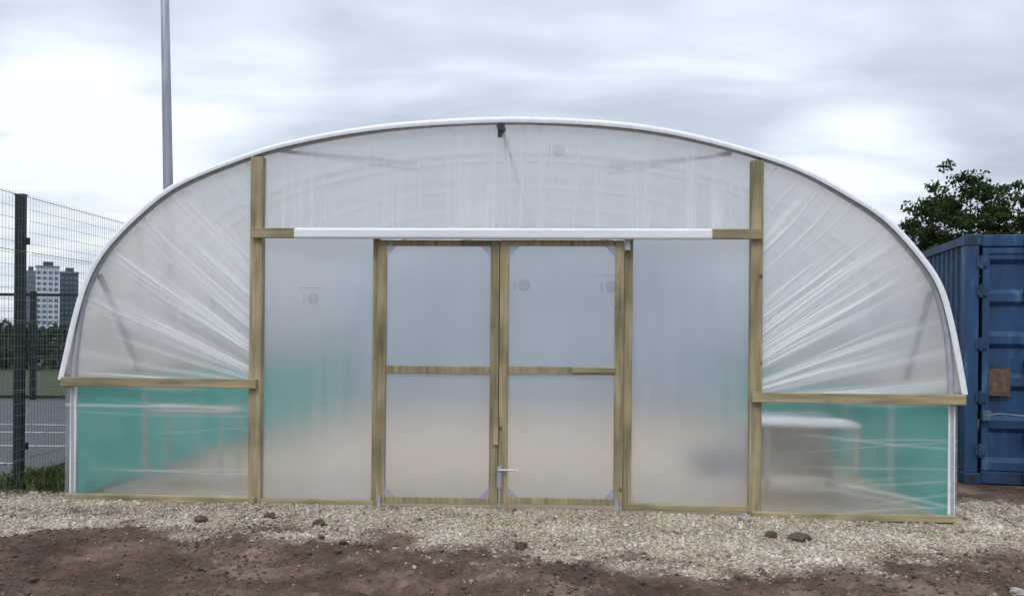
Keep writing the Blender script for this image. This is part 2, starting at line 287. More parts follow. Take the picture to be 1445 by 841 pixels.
# gravel stones
def ico():
    p = (1+5**.5)/2
    v = np.array([(-1, p, 0), (1, p, 0), (-1, -p, 0), (1, -p, 0), (0, -1, p), (0, 1, p), (0, -1, -p), (0, 1, -p), (p, 0, -1), (p, 0, 1), (-p, 0, -1), (-p, 0, 1)], float)
    f = np.array([(0, 11, 5), (0, 5, 1), (0, 1, 7), (0, 7, 10), (0, 10, 11), (1, 5, 9), (5, 11, 4), (11, 10, 2), (10, 7, 6), (7, 1, 8), (3, 9, 4), (3, 4, 2), (3, 2, 6), (3, 6, 8), (3, 8, 9), (4, 9, 5), (2, 4, 11), (6, 2, 10), (8, 6, 7), (9, 8, 1)])
    return v/np.linalg.norm(v[0]), f
IV, IF = ico()
def stones(name, x, y, size, tone, lift=0.3):
    n_ = len(x); co = np.repeat(IV[None], n_, 0)*(1+rng.uniform(-0.3, 0.3, (n_, 12, 1)))
    co = co*(size[:, None]*rng.uniform(0.65, 1.3, (n_, 3)))[:, None, :]
    a = rng.uniform(0, 2*PI, (n_, 2)); ca, sa = np.cos(a[:, :1]), np.sin(a[:, :1]); cb, sb = np.cos(a[:, 1:]), np.sin(a[:, 1:])
    x1 = co[..., 0]*ca-co[..., 1]*sa; y1 = co[..., 0]*sa+co[..., 1]*ca; z1 = co[..., 2]
    y2 = y1*cb-z1*sb; z2 = (y1*sb+z1*cb)*0.8
    P = np.stack([x1+x[:, None], y2+y[:, None], z2+(H(x, y)+size*lift)[:, None]], 2).reshape(-1, 3)
    f = (IF[None]+12*np.arange(n_)[:, None, None]).reshape(-1, 3)
    me = fastmesh(name, P, f); fattr(me, 'tone', np.repeat(tone, 12)); return me
n_ = 160000; x = rng.uniform(-5.6, 6.0, n_); y = rng.uniform(-2.9, 0.9, n_)
g, s, gr, sp = masks(x, y); u, v = local(x, y)
keep = (rng.random(n_) < np.maximum(g*0.95, sp*0.28)) & ~((np.abs(u) < 3.72) & (v > -0.1)) & (x > -4.6)
x, y, g = x[keep], y[keep], g[keep]
size = np.clip(rng.lognormal(math.log(0.0074), 0.42, len(x)), 0.003, 0.024)*np.where(g < 0.2, 0.85, 1)
patch = (fbm(x, y, 2.4, 3, 40)-0.5)*0.7
tone = np.clip(rng.normal(0.58, 0.18, len(x))+patch-(1-g)*0.3, 0.02, 1)
tag(link('gravel', stones('gravel', x, y, size, tone), M['gravel']), 'pale buff limestone gravel strewn along the front of the polytunnel', 'gravel', kind='stuff')
# soil crumbs over the mud
n_ = 24000; x = rng.uniform(-4.6, 4.8, n_); y = rng.uniform(-3.0, 0.0, n_); g, s, gr, sp = masks(x, y); u, v = local(x, y)
keep = (rng.random(n_) < (1-g)*(0.15+0.85*sst(0.47, 0.62, fbm(x, y, 2.5, 3, 60)))*0.8+0.01) & ~((np.abs(u) < 3.72) & (v > -0.1)); x, y = x[keep], y[keep]
size = np.clip(rng.lognormal(math.log(0.0075), 0.5, len(x)), 0.003, 0.028)
me = stones('soil_crumbs', x, y, size, np.zeros(len(x)), 0.1)
tag(link('soil_crumbs', me, M['clod']), 'dark crumbs of loose soil scattered over the mud', 'soil', kind='stuff')
# single clods and stones
def lump(name, px, py, wpx, hpx, mat, label, cat, group=None, seed=0):
    gx, gy = gp(px, py, -0.03); sc = (gy+7.3)/F; r = wpx*sc*0.5; hz = hpx*sc*0.5
    me = bpy.data.meshes.new(name); import bmesh
    bm = bmesh.new(); bmesh.ops.create_icosphere(bm, subdivisions=3, radius=1)
    from mathutils import noise as mn
    for vv in bm.verts:
        q = vv.co*1.6+Vector((seed*7.1, seed*3.3, 0)); k = 1+0.45*mn.noise(q)+0.22*mn.noise(q*2.7)+0.1*mn.noise(q*6)
        vv.co = Vector((vv.co.x*r*k, vv.co.y*r*0.85*k, vv.co.z*hz*1.25*k))
    bm.to_mesh(me); bm.free(); o = link(name, me, mat)
    o.location = (gx, gy, float(H(np.array([gx]), np.array([gy]))[0])+hz*0.5); tag(o, label, cat, group); return o
lump('soil_clod', 283, 743, 17, 11, M['clod'], 'dark soil clod on the gravel in front of the left lower bay', 'clod', seed=1)
lump('soil_clod', 381, 740, 16, 10, M['clod'], 'dark soil clod on the gravel below the left tall post', 'clod', seed=2)
lump('soil_clod', 450, 748, 19, 12, M['clod'], 'brown soil clod on the gravel below the left fixed panel', 'clod', seed=3)
lump('soil_clod', 735, 784, 16, 13, M['clod'], 'dark soil clod at the gravel edge in front of the right door', 'clod', seed=4)
lump('soil_clod', 1089, 760, 15, 13, M['clod'], 'rounded dark soil clod, left one of two before the right lower bay', 'clod', seed=5)
lump('soil_clod', 1127, 763, 30, 12, M['clod'], 'long flat dark soil clod before the right lower bay', 'clod', seed=6)
lump('stone', 1434, 837, 22, 11, M['stone'], 'grey stone in the bottom right corner of the mud', 'stone', seed=7)
lump('stone', 1052, 738, 22, 12, M['stone'], 'grey stone by the foot of the right tall post', 'stone', seed=8)
# ------------------------------------------------------------------ polytunnel
T = empty('polytunnel', (0, 0, 0), -TH, 'large clear polythene tunnel with arched roof, timber end frame and double doors', 'polytunnel')
LEN = 12.0
hoop_px = [(104, 712), (104, 640), (104, 570), (105, 520), (109, 480), (117, 432), (131, 392), (157, 349), (201, 303), (252, 265), (330, 231), (400, 209), (500, 189), (600, 177), (725, 172), (850, 178), (950, 191), (1050, 215), (1130, 243), (1200, 282), (1250, 317), (1296, 368), (1319, 405), (1333, 452), (1340, 510), (1342, 570), (1342, 640), (1342, 738)]
hoop = resample(catmull([fp(*p) for p in hoop_px], 8), 120)
film_px = [(87, 535), (95, 500), (107, 448), (124, 394), (150, 350), (196, 302), (248, 262), (326, 228), (400, 204), (500, 184), (600, 173), (725, 168), (850, 173), (950, 186), (1050, 211), (1133, 240), (1204, 278), (1255, 313), (1301, 364), (1326, 403), (1340, 448), (1352, 505), (1361, 556)]
prof = resample(catmull([fp(*p) for p in film_px], 8), 140)
MB().tube([(u, 0.0, z) for u, z in hoop], 0.026, 10).build('front_hoop', M['steel'], T, True)
for k in range(1, 8):
    MB().tube([(u, k*LEN/7, z) for u, z in hoop], 0.022, 8).build('steel_hoop', M['pale_steel'], T, True)
za = float(hoop[:, 1].max())
rp = MB().tube([(-0.1, -0.06, za-0.05), (-0.1, LEN, za-0.05)], 0.014, 8).build('ridge_pole', M['pale_steel'], T, True)
MB().tube([(-0.1, -0.10, za-0.06), (-0.1, 0.03, za-0.06)], 0.034, 10).box(-0.125, -0.09, -0.085, -0.045, za-0.14, za-0.05).build('pole_clamp', M['dark'], rp)
for sgn, a in ((-1, (137, 388)), (1, (1316, 412))):
    u, z = fp(*a); MB().tube([(u, 0.05, z), (sgn*3.30, 0.42, 1.06)], 0.026, 8).build('diagonal_brace', M['dull_steel'], T, True)
for px, py, du in ((398, 213, 0.9), (1030, 217, -0.9)):
    u, z = fp(px, py, 0.05); MB().tube([(u, 0.05, z), (u+du, LEN/7, z-0.0+0.13)], 0.02, 8).build('crown_brace', M['steel'], T, True)
# roof film
vs = np.linspace(-0.045, LEN, 70); pn = len(prof)
co = np.zeros((len(vs), pn, 3)); ctr = np.array([0, 1.2])
for i, v in enumerate(vs):
    sag = 0.018*(math.sin(PI*((v*7/LEN) % 1))**2) if v > 0 else 0
    d = prof-ctr; d = d/np.linalg.norm(d, axis=1)[:, None]
    w = 0.006*np.sin(np.arange(pn)*0.9+v*3.1)*np.sin(v*5+np.arange(pn)*0.23)
    co[i, :, 0] = prof[:, 0]-d[:, 0]*(sag+w); co[i, :, 1] = v; co[i, :, 2] = prof[:, 1]-d[:, 1]*(sag+w)
idx = np.arange(len(vs)*pn).reshape(len(vs), pn)
QF = lambda I: np.stack([I[:-1, :-1].ravel(), I[:-1, 1:].ravel(), I[1:, 1:].ravel(), I[1:, :-1].ravel()], 1)
me = fastmesh('roof_cover', co.reshape(-1, 3), QF(idx)); fattr(me, 'fold', np.zeros(len(me.vertices)))
link('roof_cover', me, M['film_roof'], T, True)
# white tape along the front edge of the cover
d = prof-ctr; d = d/np.linalg.norm(d, axis=1)[:, None]
co = np.array([[(p[0]+q[0]*off, v, p[1]+q[1]*off) for p, q in zip(prof, d)] for v, off in ((-0.05, -0.042), (-0.056, -0.02), (-0.05, 0.006), (0.02, 0.012), (0.11, 0.006))])
idx = np.arange(co.shape[0]*pn).reshape(co.shape[0], pn)
link('cover_edge', fastmesh('cover_edge', co.reshape(-1, 3), QF(idx)), M['white_tape'], T, True)['label'] = 'white taped edge of the roof cover'
# end film panels
def folds(k, wmin, wmax, amp, seed, drift=0.0, cl=None, wig=0.006, smax=0.75):
    r = np.random.default_rng(seed); L = []
    for i in range(k):
        t0 = r.uniform(0.02, 0.98) if cl is None else np.clip(r.normal(*cl), 0.02, 0.98)
        L.append((t0, math.exp(r.uniform(math.log(wmin), math.log(wmax))), amp*r.uniform(0.25, 1)**1.5, r.uniform(-drift, drift), r.uniform(0, smax), r.uniform(0.15, 0.6), r.uniform(0.5, 1.0), r.uniform(0, 6)))
    def fn(t, s):
        tot = np.zeros_like(t)
        for t0, w, a, c, s0, ws, p, ph in L:
            fade = sst(s0-ws, s0+ws*0.4, s)
            tot = tot+a*fade*np.exp(-((t-t0-c*(s-1)-wig*np.sin(s*7+ph))/w)**2)
        return tot
    return fn
def panel(name, mat, outer, inner, nt, ns, v0, fn, amp, parent=T, label=None, base=0.006, seed=0, flip=False):
    o_ = outer; i_ = inner
    t = np.linspace(0, 1, nt)[:, None]*np.ones((1, ns)); s = np.linspace(0, 1, ns)[None, :]*np.ones((nt, 1))
    u = o_[:, 0][:, None]*(1-s)+i_[:, 0][:, None]*s; z = o_[:, 1][:, None]*(1-s)+i_[:, 1][:, None]*s
    fo = fn(t, s); soft = fbm(t*6+seed, s*1.3, 1.0, 3, seed)-0.5
    v = v0-amp*np.clip(fo, 0, 1.2)-base*2*soft*np.sin(PI*np.clip(s, 0, 1))
    idx = np.arange(nt*ns).reshape(nt, ns)
    fc = QF(idx)
    if flip: fc = fc[:, ::-1]
    me = fastmesh(name, np.stack([u, v, z], 2).reshape(-1, 3), fc); fattr(me, 'fold', np.clip(fo, -0.2, 0.9).ravel())
    ob = link(name, me, mat, parent, True)
    if label: ob['label'] = label
    return ob
def line(a, b, n_, e=1.0):
    t = np.linspace(0, 1, n_)**e; a = np.array(a); b = np.array(b); return a[None]*(1-t[:, None])+b[None]*t[:, None]
uL = fp(359, 450)[0]; uR = fp(1068, 450)[0]
def arc(u0, u1, n_):
    fine = resample(catmull([fp(*p) for p in film_px], 30), 3000); k = (fine[:, 0] >= min(u0, u1)) & (fine[:, 0] <= max(u0, u1)); A = fine[k]
    if u0 > u1: A = A[::-1]
    return resample(A, n_)*1.0
def both(f, g): return lambda t, s: f(t, s)+g(t, s)
A = arc(-9, uL, 520); zh = fp(225, 540)[1]
panel('end_panel', M['film'], A, line((uL, zh), (uL, A[-1, 1]), 520, 2.3), 520, 70, 0.012, both(folds(50, 0.0025, 0.007, 0.46, 3, 0.02, (0.45, 0.25), 0.003), folds(34, 0.008, 0.022, 0.42, 33, 0.02, (0.45, 0.24), 0.004)), 0.018, label='upper left clear panel with creases fanning from the post', seed=2)
A = arc(9, uR, 520); zh2 = fp(1210, 562)[1]
panel('end_panel', M['film'], A, line((uR, zh2), (uR, A[-1, 1]), 520, 2.1), 520, 70, 0.012, both(folds(55, 0.0025, 0.007, 0.46, 8, 0.02, (0.42, 0.24), 0.003), folds(36, 0.008, 0.022, 0.42, 38, 0.02, (0.42, 0.24), 0.004)), 0.018, label='upper right clear panel with creases fanning from the post', seed=5, flip=True)
A = arc(uL, uR, 900); zb = fp(722, 328)[1]
ca_ = folds(44, 0.0012, 0.0035, 0.5, 12, 0.012, None, 0.0005, 1.0); cb_ = folds(20, 0.004, 0.010, 0.3, 15, 0.012, None, 0.001, 0.9)
panel('end_panel', M['film'], A, line((uL, zb), (uR, zb), 900), 900, 40, 0.012, both(ca_, cb_), 0.010, label='top centre clear panel above the doors', seed=7)
def rectpanel(name, mat, px0, py0, px1, py1, v0, fn, amp, parent=T, label=None, vert=False, seed=0, nt=160, ns=60, base=0.006):
    mx, my = (px0+px1)/2, (py0+py1)/2
    u0 = fp(px0, my, v0)[0]; u1 = fp(px1, my, v0)[0]; z1 = fp(mx, py0, v0)[1]; z0 = fp(mx, py1, v0)[1]
    if vert: o_, i_ = line((u0, z0), (u1, z0), nt), line((u0, z1), (u1, z1), nt)
    else: o_, i_ = line((u0, z0), (u0, z1), nt), line((u1, z0), (u1, z1), nt)
    return panel(name, mat, o_, i_, nt, ns, v0, fn, amp, parent, label, base, seed, flip=vert)
f1 = folds(9, 0.004, 0.02, 0.25, 21, 0.12); f1b = lambda t, s: f1(t, s)+0.5*np.exp(-((t-0.80)/0.012)**2)*(1-sst(0.6, 0.72, s))+0.25*np.exp(-((t-0.965-0.02*np.sin(s*9))/0.02)**2)
rectpanel('end_panel', M['film_low'], 92, 540, 358, 706, 0.012, f1b, 0.008, label='lower left clear panel with green netting behind', seed=3)
f2 = folds(10, 0.004, 0.018, 0.28, 22, 0.3); f2b = lambda t, s: f2(t, s)+0.3*np.exp(-((t-0.3+0.32*(s-0.4))/0.014)**2)*sst(0.35, 0.5, s)+0.25*np.exp(-((t-0.96-0.02*np.sin(s*7))/0.02)**2)
rectpanel('end_panel', M['film_low'], 1068, 562, 1351, 733, 0.012, f2b, 0.008, label='lower right clear panel with green netting behind', seed=4)
pl = rectpanel('end_panel', M['film_door'], 362, 330, 528, 709, 0.012, folds(5, 0.02, 0.06, 0.05, 23, 0.1), 0.004, label='tall misty fixed panel left of the doors', vert=True, seed=9)
pr = rectpanel('end_panel', M['film_door'], 890, 330, 1066, 718, 0.012, folds(5, 0.02, 0.06, 0.05, 24, 0.1), 0.004, label='tall misty fixed panel right of the doors', vert=True, seed=10)
# timber
def timber(name, px0, py0, px1, py1, v0, v1, axis, parent=T, label=None, mat=None, bevel=0.005):
    mx, my = (px0+px1)/2, (py0+py1)/2
    u0 = fp(px0, my, v0)[0]; u1 = fp(px1, my, v0)[0]; z1 = fp(mx, py0, v0)[1]; z0 = fp(mx, py1, v0)[1]
    o = MB().box(u0, u1, v0, v1, z0, z1).build(name, mat or M['wood_'+axis], parent, False, bevel)
    if label: o['label'] = label
    return o
timber('tall_post', 351.5, 221, 368.5, 712, -0.05, 0.05, 'z', label='left tall timber post')
timber('tall_post', 1059, 226, 1076, 728, -0.05, 0.05, 'z', label='right tall timber post')
timber('hem_rail', 85, 533.5, 361, 546.5, -0.10, -0.053, 'x', label='left hem rail')
timber('hem_rail', 1062, 555.5, 1364, 569.5, -0.10, -0.053, 'x', label='right hem rail')
timber('base_rail', 91, 699, 358, 708, -0.10, -0.053, 'x', label='left bay base rail')
timber('base_rail', 1062, 725, 1349, 735, -0.10, -0.053, 'x', label='right bay base rail')
timber('base_board', 93, 708.5, 359, 722, -0.088, -0.04, 'x'); timber('base_board', 1063, 735.5, 1349, 748, -0.088, -0.04, 'x')
timber('base_rail', 366, 705, 527, 713, -0.04, 0.03, 'x', label='base rail of the left fixed panel')
timber('base_rail', 884, 713, 1059, 721, -0.04, 0.03, 'x', label='base rail of the right fixed panel')
timber('lintel', 355, 322.5, 1077, 336.5, -0.098, -0.053, 'x')
timber('track_cover', 414, 322, 1006, 337, -0.165, -0.1, 'x', mat=M['white_metal'], bevel=0.016, label='long white cover strip over the door track')
timber('door_jamb', 525, 337, 534, 714, -0.035, 0.045, 'z'); timber('door_jamb', 880, 337, 892, 722, -0.035, 0.045, 'z')
def door(x0, x1, ytop, ymid, ybot, xl, xr, label):
    v0, v1 = -0.098, -0.055; b = MB()
    cx = (x0+x1)/2; my = 525
    U = lambda p: fp(p, my, v0)[0]; Zz = lambda p: fp(cx, p, v0)[1]
    e = 0.0015
    b.box(U(x0), U(xl), v0, v1, Zz(ybot+9), Zz(ytop)); b.box(U(xr), U(x1), v0, v1, Zz(ybot+9), Zz(ytop))
    for a, c in ((ytop, ytop+8), (ymid-5.5, ymid+5.5), (ybot, ybot+9)): b.box(U(xl)+e, U(xr)-e, v0+0.004, v1-0.002, Zz(c), Zz(a))
    d = b.build('door', M['wood_z'], T, False, 0.004); d['label'] = label
    for ya, yb_, lb in ((ytop+4, ymid, 'upper misty door panel'), (ymid, ybot+4, 'lower misty door panel')):
        rectpanel('door_panel', M['film_door'], xl-3, ya, xr+3, yb_, -0.068, folds(4, 0.02, 0.05, 0.05, int(x0+ya), 0.1), 0.003, d, lb, vert=True, seed=int(ya) % 13, nt=80, ns=50, base=0.003)
    q = 0.085
    for (pu, pz, su, sz) in ((U(xl), Zz(ytop+8), 1, -1), (U(xr), Zz(ytop+8), -1, -1), (U(xl), Zz(ybot), 1, 1), (U(xr), Zz(ybot), -1, 1)):
        MB().prism([(pu, pz), (pu+su*q, pz), (pu, pz+sz*q)], v0+0.006, v0+0.012).build('corner_bracket', M['zinc'], d)
    return d
dl = door(532, 703.3, 339, 522, 702, 544, 691, 'left timber framed door'); dr = door(704.3, 879, 339, 523, 703, 717, 867, 'right timber framed door')
timber('meeting_stop', 697, 340, 711, 710, -0.05, -0.02, 'z', dl)
timber('mid_rail', 808, 519, 869, 527, -0.106, -0.0985, 'x', dr)
timber('pull_handle', 696, 586, 703, 628, -0.122, -0.0985, 'z', dl)
u, z = fp(704, 663, -0.12); la = MB(); la.box(u-0.012, u+0.022, -0.112, -0.0985, z-0.15, z+0.03); la.tube([(u-0.01, -0.125, z), (u+0.16, -0.13, z+0.004)], 0.008, 8); la.tube([(u+0.155, -0.13, z+0.004), (u+0.155, -0.15, z-0.03)], 0.007, 8)
la.tube([(u+0.005, -0.118, z-0.02), (u+0.005, -0.118, z-0.30)], 0.008, 8); la.build('latch', M['steel'], dr)
for px, py in ((534, 712), (870, 718)):
    u, z = fp(px, py, -0.12); MB().box(u-0.014, u+0.014, -0.115, -0.1, z-0.12, z+0.07).box(u-0.03, u+0.03, -0.13, -0.1, z-0.09, z-0.06).build('door_guide', M['zinc'], T)
u, z = fp(886, 347, -0.1); MB().box(u-0.02, u+0.02, -0.11, -0.036, z-0.035, z+0.05).build('track_stop', M['zinc'], T)
u, z = fp(520, 716, -0.05); MB().box(u-0.05, u+0.05, -0.07, -0.042, z-0.02, z+0.02).build('fixing_plate', M['zinc'], T)
# printed marks
def mark(px, py, v, parent, row=True, r=0.046):
    u, z = fp(px, py, v); b = MB(); n_ = 28
    for k in range(n_):
        a0, a1 = 2*PI*k/n_, 2*PI*(k+1)/n_; ro, ri = r, r*0.86; i0 = len(b.V)
        b.V += [(u+ro*math.cos(a0), v, z+ro*math.sin(a0)), (u+ro*math.cos(a1), v, z+ro*math.sin(a1)), (u+ri*math.cos(a1), v, z+ri*math.sin(a1)), (u+ri*math.cos(a0), v, z+ri*math.sin(a0))]; b.F.append((i0, i0+1, i0+2, i0+3))
    def bar(b, x0, x1, z0, z1):
        i0 = len(b.V); b.V.extend([(u+x0, v, z+z0), (u+x1, v, z+z0), (u+x1, v, z+z1), (u+x0, v, z+z1)]); b.F.append((i0, i0+1, i0+2, i0+3))
    for k in (-0.55, -0.2, 0.15, 0.5): hw = r*0.8*math.sqrt(1-k*k); bar(b, -hw, hw, k*r-0.004, k*r+0.004)
    b.build('printed_mark', M['print'], parent)
    b = MB()
    for k in range(4): bar(b, -r-0.04, -r-0.024, -0.035+k*0.019, -0.025+k*0.019)
    b.build('printed_code', M['print'], parent)
    if row:
        b = MB(); xx = -0.12
        for w in (0.02, 0.008, 0.03, 0.012, 0.018, 0.01, 0.025): bar(b, xx, xx+w, 0.088, 0.095); xx += w+0.009
        b.build('printed_text', M['print'], parent)
mark(442, 422, -0.004, pl); mark(740, 403, -0.078, dr, False); mark(863, 405, -0.1005, dr, True); mark(789, 213, -0.02, T, False)
# sides
for sgn, uu in ((-1, fp(100, 620)[0]), (1, fp(1346, 640)[0])):
    zhm = zh if sgn < 0 else zh2
    nv = 60; nz = 10; co = np.array([[(uu+0.012*math.sin(v*4+z*2), v, z) for z in np.linspace(-0.05, zhm-0.02, nz)] for v in np.linspace(0.12, LEN, nv)]); idx = np.arange(nv*nz).reshape(nv, nz)
    me = fastmesh('side_netting', co.reshape(-1, 3), QF(idx)); fattr(me, 'fold', np.zeros(nv*nz)); ob = link('side_netting', me, M['net'], T, True); ob['label'] = ('left' if sgn < 0 else 'right')+' side netting in sea green'
    MB().box(uu-0.06 if sgn < 0 else uu+0.01, uu-0.01 if sgn < 0 else uu+0.06, -0.05, LEN, zhm-0.045, zhm+0.045).build('side_rail', M['wood_y'], T, False, 0.005)
    ub = fp(104, 620)[0] if sgn < 0 else fp(1342, 640)[0]
    MB().box(ub-0.026, ub+0.026, -0.02, 0.008, -0.03, zhm-0.045).build('corner_strip', M['white_tape'], T, False, 0.006)
# far end
A = resample(prof, 120); c0 = np.stack([A[:, 0], -0.02*np.ones(120)], 1)
panel('far_end_panel', M['film_far'], A, c0, 120, 12, LEN-0.02, lambda t, s: t*0, 0.0, seed=6)
for u in (-2.1, -0.9, 0.9, 2.1): MB().box(u-0.05, u+0.05, LEN-0.1, LEN-0.03, -0.02, 2.2 if abs(u) < 1 else 2.75).build('far_post', M['wood_z'], T)
MB().box(-2.05, 2.05, LEN-0.14, LEN-0.105, 2.15, 2.25).build('far_lintel', M['wood_x'], T)
# things standing inside
def inside(u, v, z=0): return tuple(Vector((0, 0, z))+UDIR*u+NRM*v)
B = empty('bench', inside(-2.95, 1.05), -TH, 'pale bench frame standing behind the lower left clear panel', 'bench')
MB().box(-0.45, 0.3, -0.25, 0.4, 0.67, 0.69).build('bench_top', M['tan'], B, False, 0.004)
for a in (-0.42, 0.27):
    for c in (-0.22, 0.37): MB().tube([(a, c, -0.03), (a, c, 0.665)], 0.014, 8).build('leg', M['tan'] if a < 0 else M['steel'], B)
B = empty('bench', inside(2.6, 1.05), -TH, 'pale topped bench standing behind the lower right clear panel', 'bench')
MB().box(-0.42, 0.42, -0.3, 0.75, 0.63, 0.66).build('bench_top', M['bench'], B, False, 0.005)
MB().box(-0.37, 0.37, 0.69, 0.71, 0.1, 0.60).build('back_board', M['tan'], B)
for a in (-0.38, 0.38):
    for c in (-0.26, 0.72): MB().box(a-0.018, a+0.018, c-0.018, c+0.018, -0.06, 0.628).build('leg', M['tan'], B)
o = lump('soil_heap', 1008, 652, 95, 38, M['heap'], 'low dark heap blurred behind the tall misty panel right of the doors', 'heap', seed=9); o.location.z = 0.06
# ------------------------------------------------------------------ lamp post
p0 = ap(244, 480, 14.0)
LP = empty('lamp_post', (p0.x, p0.y, 0), 0, 'tall plain grey steel column rising behind the left of the polytunnel', 'lamp post')
lean = -math.tan(math.radians(1.5))
MB().tube([(0, 0, -0.1), (lean*2, 0, 2), (lean*5, 0, 5), (lean*9, 0, 9)], [0.088, 0.082, 0.07, 0.055], 16).build('column', M['pole'], LP, True)
MB().tube([(0, 0, -0.02), (0, 0, 0.02)], 0.2, 16).build('base_plate', M['pole'], LP)
MB().tube([(lean*9, 0, 9), (lean*9, 0, 9.05)], [0.062, 0.05], 16).build('end_cap', M['pole'], LP)
# ------------------------------------------------------------------ near fence
fx, fy = gp(26, 693); fh = 2.6
FN = empty('mesh_fence', (fx, fy, 0), 0, 'dark green welded mesh fence running back along the left side of the polytunnel', 'fence')
for yy in (-2.5, 0, 2.5, 5.0):
    pq = MB().box(-0.04, 0.04, yy-0.03, yy+0.03, -0.1, fh).build('post', M['fence'], FN, False, 0.006)
    MB().box(-0.045, 0.045, yy-0.035, yy+0.035, fh, fh+0.012).build('post_cap', M['fence'], pq)
for y0 in (-2.5, 0, 2.5):
    b = MB(); zt = fh-0.02
    for k in range(50):
        yy = y0+0.04+k*(2.42/49)
        b.tube([(0.06, yy, 0.03), (0.06, yy, zt+0.03)], 0.0015, 3, False)
    zz = 0.08
    while zz < zt:
        b.tube([(0.066, y0+0.02, zz), (0.066, y0+2.48, zz)], 0.0018, 3, False)
        zz += 0.1
    for zv in (0.3, 0.9, 1.5, 2.1, zt):
        b.tube([(0.085, y0+0.02, zv), (0.085, y0+2.48, zv)], 0.003, 4, False)
    b.build('mesh_panel', M['wire'], FN)
    for zz in (0.4, 1.3, 2.2): MB().box(0.041, 0.075, y0-0.02, y0+0.02, zz-0.03, zz+0.03).build('clamp', M['fence'], FN)
# far fence
Yf = 10.1; xp = (47-CX)/F*(Yf+7.3)
FF = empty('mesh_fence', (xp, Yf, 0), 0, 'lower dark mesh fence with top rail crossing the far side of the car park', 'fence')
for k in (-3, -2, -1, 0, 1): MB().box(k*3-0.04, k*3+0.04, -0.045, 0.045, -0.05, 2.13).build('post', M['fence'], FF)
for k in (-3, -2, -1, 0):
    for z in (2.06, 0.06): MB().box(k*3+0.041, k*3+2.959, -0.03, 0.03, z-0.028, z+0.028).build('rail', M['fence'], FF)
    b = MB()
    for i in range(30): b.tube([(k*3+0.08+i*0.0975, 0, 0.1), (k*3+0.08+i*0.0975, 0, 2.02)], 0.003, 3, False)
    for i in range(10): b.tube([(k*3+0.05, 0.006, 0.2+i*0.2), (k*3+2.95, 0.006, 0.2+i*0.2)], 0.003, 3, False)
    b.build('mesh_panel', M['wire'], FF)
# car park
b = MB(); b.V += [(-45, 1.05, 0.006), (-4.75, 1.05, 0.006), (-4.75, 10.0, 0.006), (-45, 10.0, 0.006)]; b.F.append((0, 1, 2, 3))
tag(b.build('car_park', M['asphalt']), 'dark grey asphalt car park beyond the mesh fence', 'car park', kind='structure')
for py, lb in ((655, 'nearest white parking bay line on the car park'), (630, 'second white parking bay line on the car park'), (611, 'third white parking bay line on the car park'), (600, 'farthest white parking bay line on the car park')):
    gx, gy = gp(45, py); q = MB(); q.V += [(-12, gy-0.05, 0.011), (-5.2, gy-0.05, 0.011), (-5.2, gy+0.05, 0.011), (-12, gy+0.05, 0.011)]; q.F.append((0, 1, 2, 3))
    tag(q.build('parking_line', M['paint']), lb, 'road marking', 'parking bay lines')
# ------------------------------------------------------------------ foliage
def leaves(name, centres, radii, per, size, mat, parent=None, tone0=0.4, up=0.3):
    C = np.repeat(centres, per, 0); R = np.repeat(radii, per, 0); n_ = len(C)
    d = rng.normal(size=(n_, 3)); d /= np.linalg.norm(d, axis=1)[:, None]; rr = rng.random((n_, 1))**0.45
    P = C+d*rr*R
    a = rng.normal(size=(n_, 3)); a /= np.linalg.norm(a, axis=1)[:, None]; bb = np.cross(a, rng.normal(size=(n_, 3))); bb /= np.linalg.norm(bb, axis=1)[:, None]
    s = size*rng.uniform(0.6, 1.4, (n_, 1))
    V = np.stack([P-a*s, P+bb*s*0.5, P+a*s, P-bb*s*0.5], 1).reshape(-1, 3); f = np.arange(4*n_).reshape(-1, 4)
    me = fastmesh(name, V, f); ct = np.repeat(rng.normal(0, 0.16, len(centres)), per)
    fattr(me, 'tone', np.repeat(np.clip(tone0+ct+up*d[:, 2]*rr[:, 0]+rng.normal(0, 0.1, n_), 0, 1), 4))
    return link(name, me, mat, parent)
def tree(x, y, z, w, h, hc, label, seed, group=None, nclump=70, per=130, size=0.11):
    R = np.random.default_rng(seed); t = empty('tree', (x, y, z), 0, label, 'tree', group)
    b = MB(); b.tube([(0, 0, -0.1), (0.06, 0, hc*0.3), (-0.05, 0.1, hc*0.7), (0.1, 0, h*0.75)], [0.2, 0.15, 0.1, 0.03], 10)
    for k in range(12):
        a = R.uniform(0, 2*PI); z0 = R.uniform(hc*0.45, h*0.6); L = R.uniform(0.45, 0.75)*w
        e = Vector((math.cos(a)*L, math.sin(a)*L, min(h*0.85, z0+R.uniform(0.3, 0.9)*w*0.8))); b.tube([(0, 0, z0), tuple(e*0.5+Vector((0, 0, z0*0.5+0.1))), tuple(e)], [0.06, 0.035, 0.012], 6)
    b.build('trunk', M['bark'], t)
    cs = []
    while len(cs) < nclump:
        p = R.uniform(-1, 1, 3); r = np.linalg.norm(p)
        if r > 1 or r < 0.25: continue
        k = 0.88+0.14*math.sin(4.1*math.atan2(p[1], p[0])+seed)*abs(p[2])+0.11*math.sin(9*p[0]+3*p[2])
        cs.append((p[0]*w*k, p[1]*w*0.9, hc+p[2]*(h-hc)*k))
    rad = R.uniform(0.14, 0.4, (nclump, 1))*np.array([[1, 1, 0.75]])*w/2.2
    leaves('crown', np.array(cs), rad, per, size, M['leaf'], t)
    return t
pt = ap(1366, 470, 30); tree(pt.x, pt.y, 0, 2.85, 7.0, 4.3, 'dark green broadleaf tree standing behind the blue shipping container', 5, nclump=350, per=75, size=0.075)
pt = ap(1332, 470, 24); tree(pt.x, pt.y, 0, 1.6, 4.35, 2.5, 'lower bushy tree peeping over the left edge of the blue container', 6, nclump=130, per=80, size=0.065)
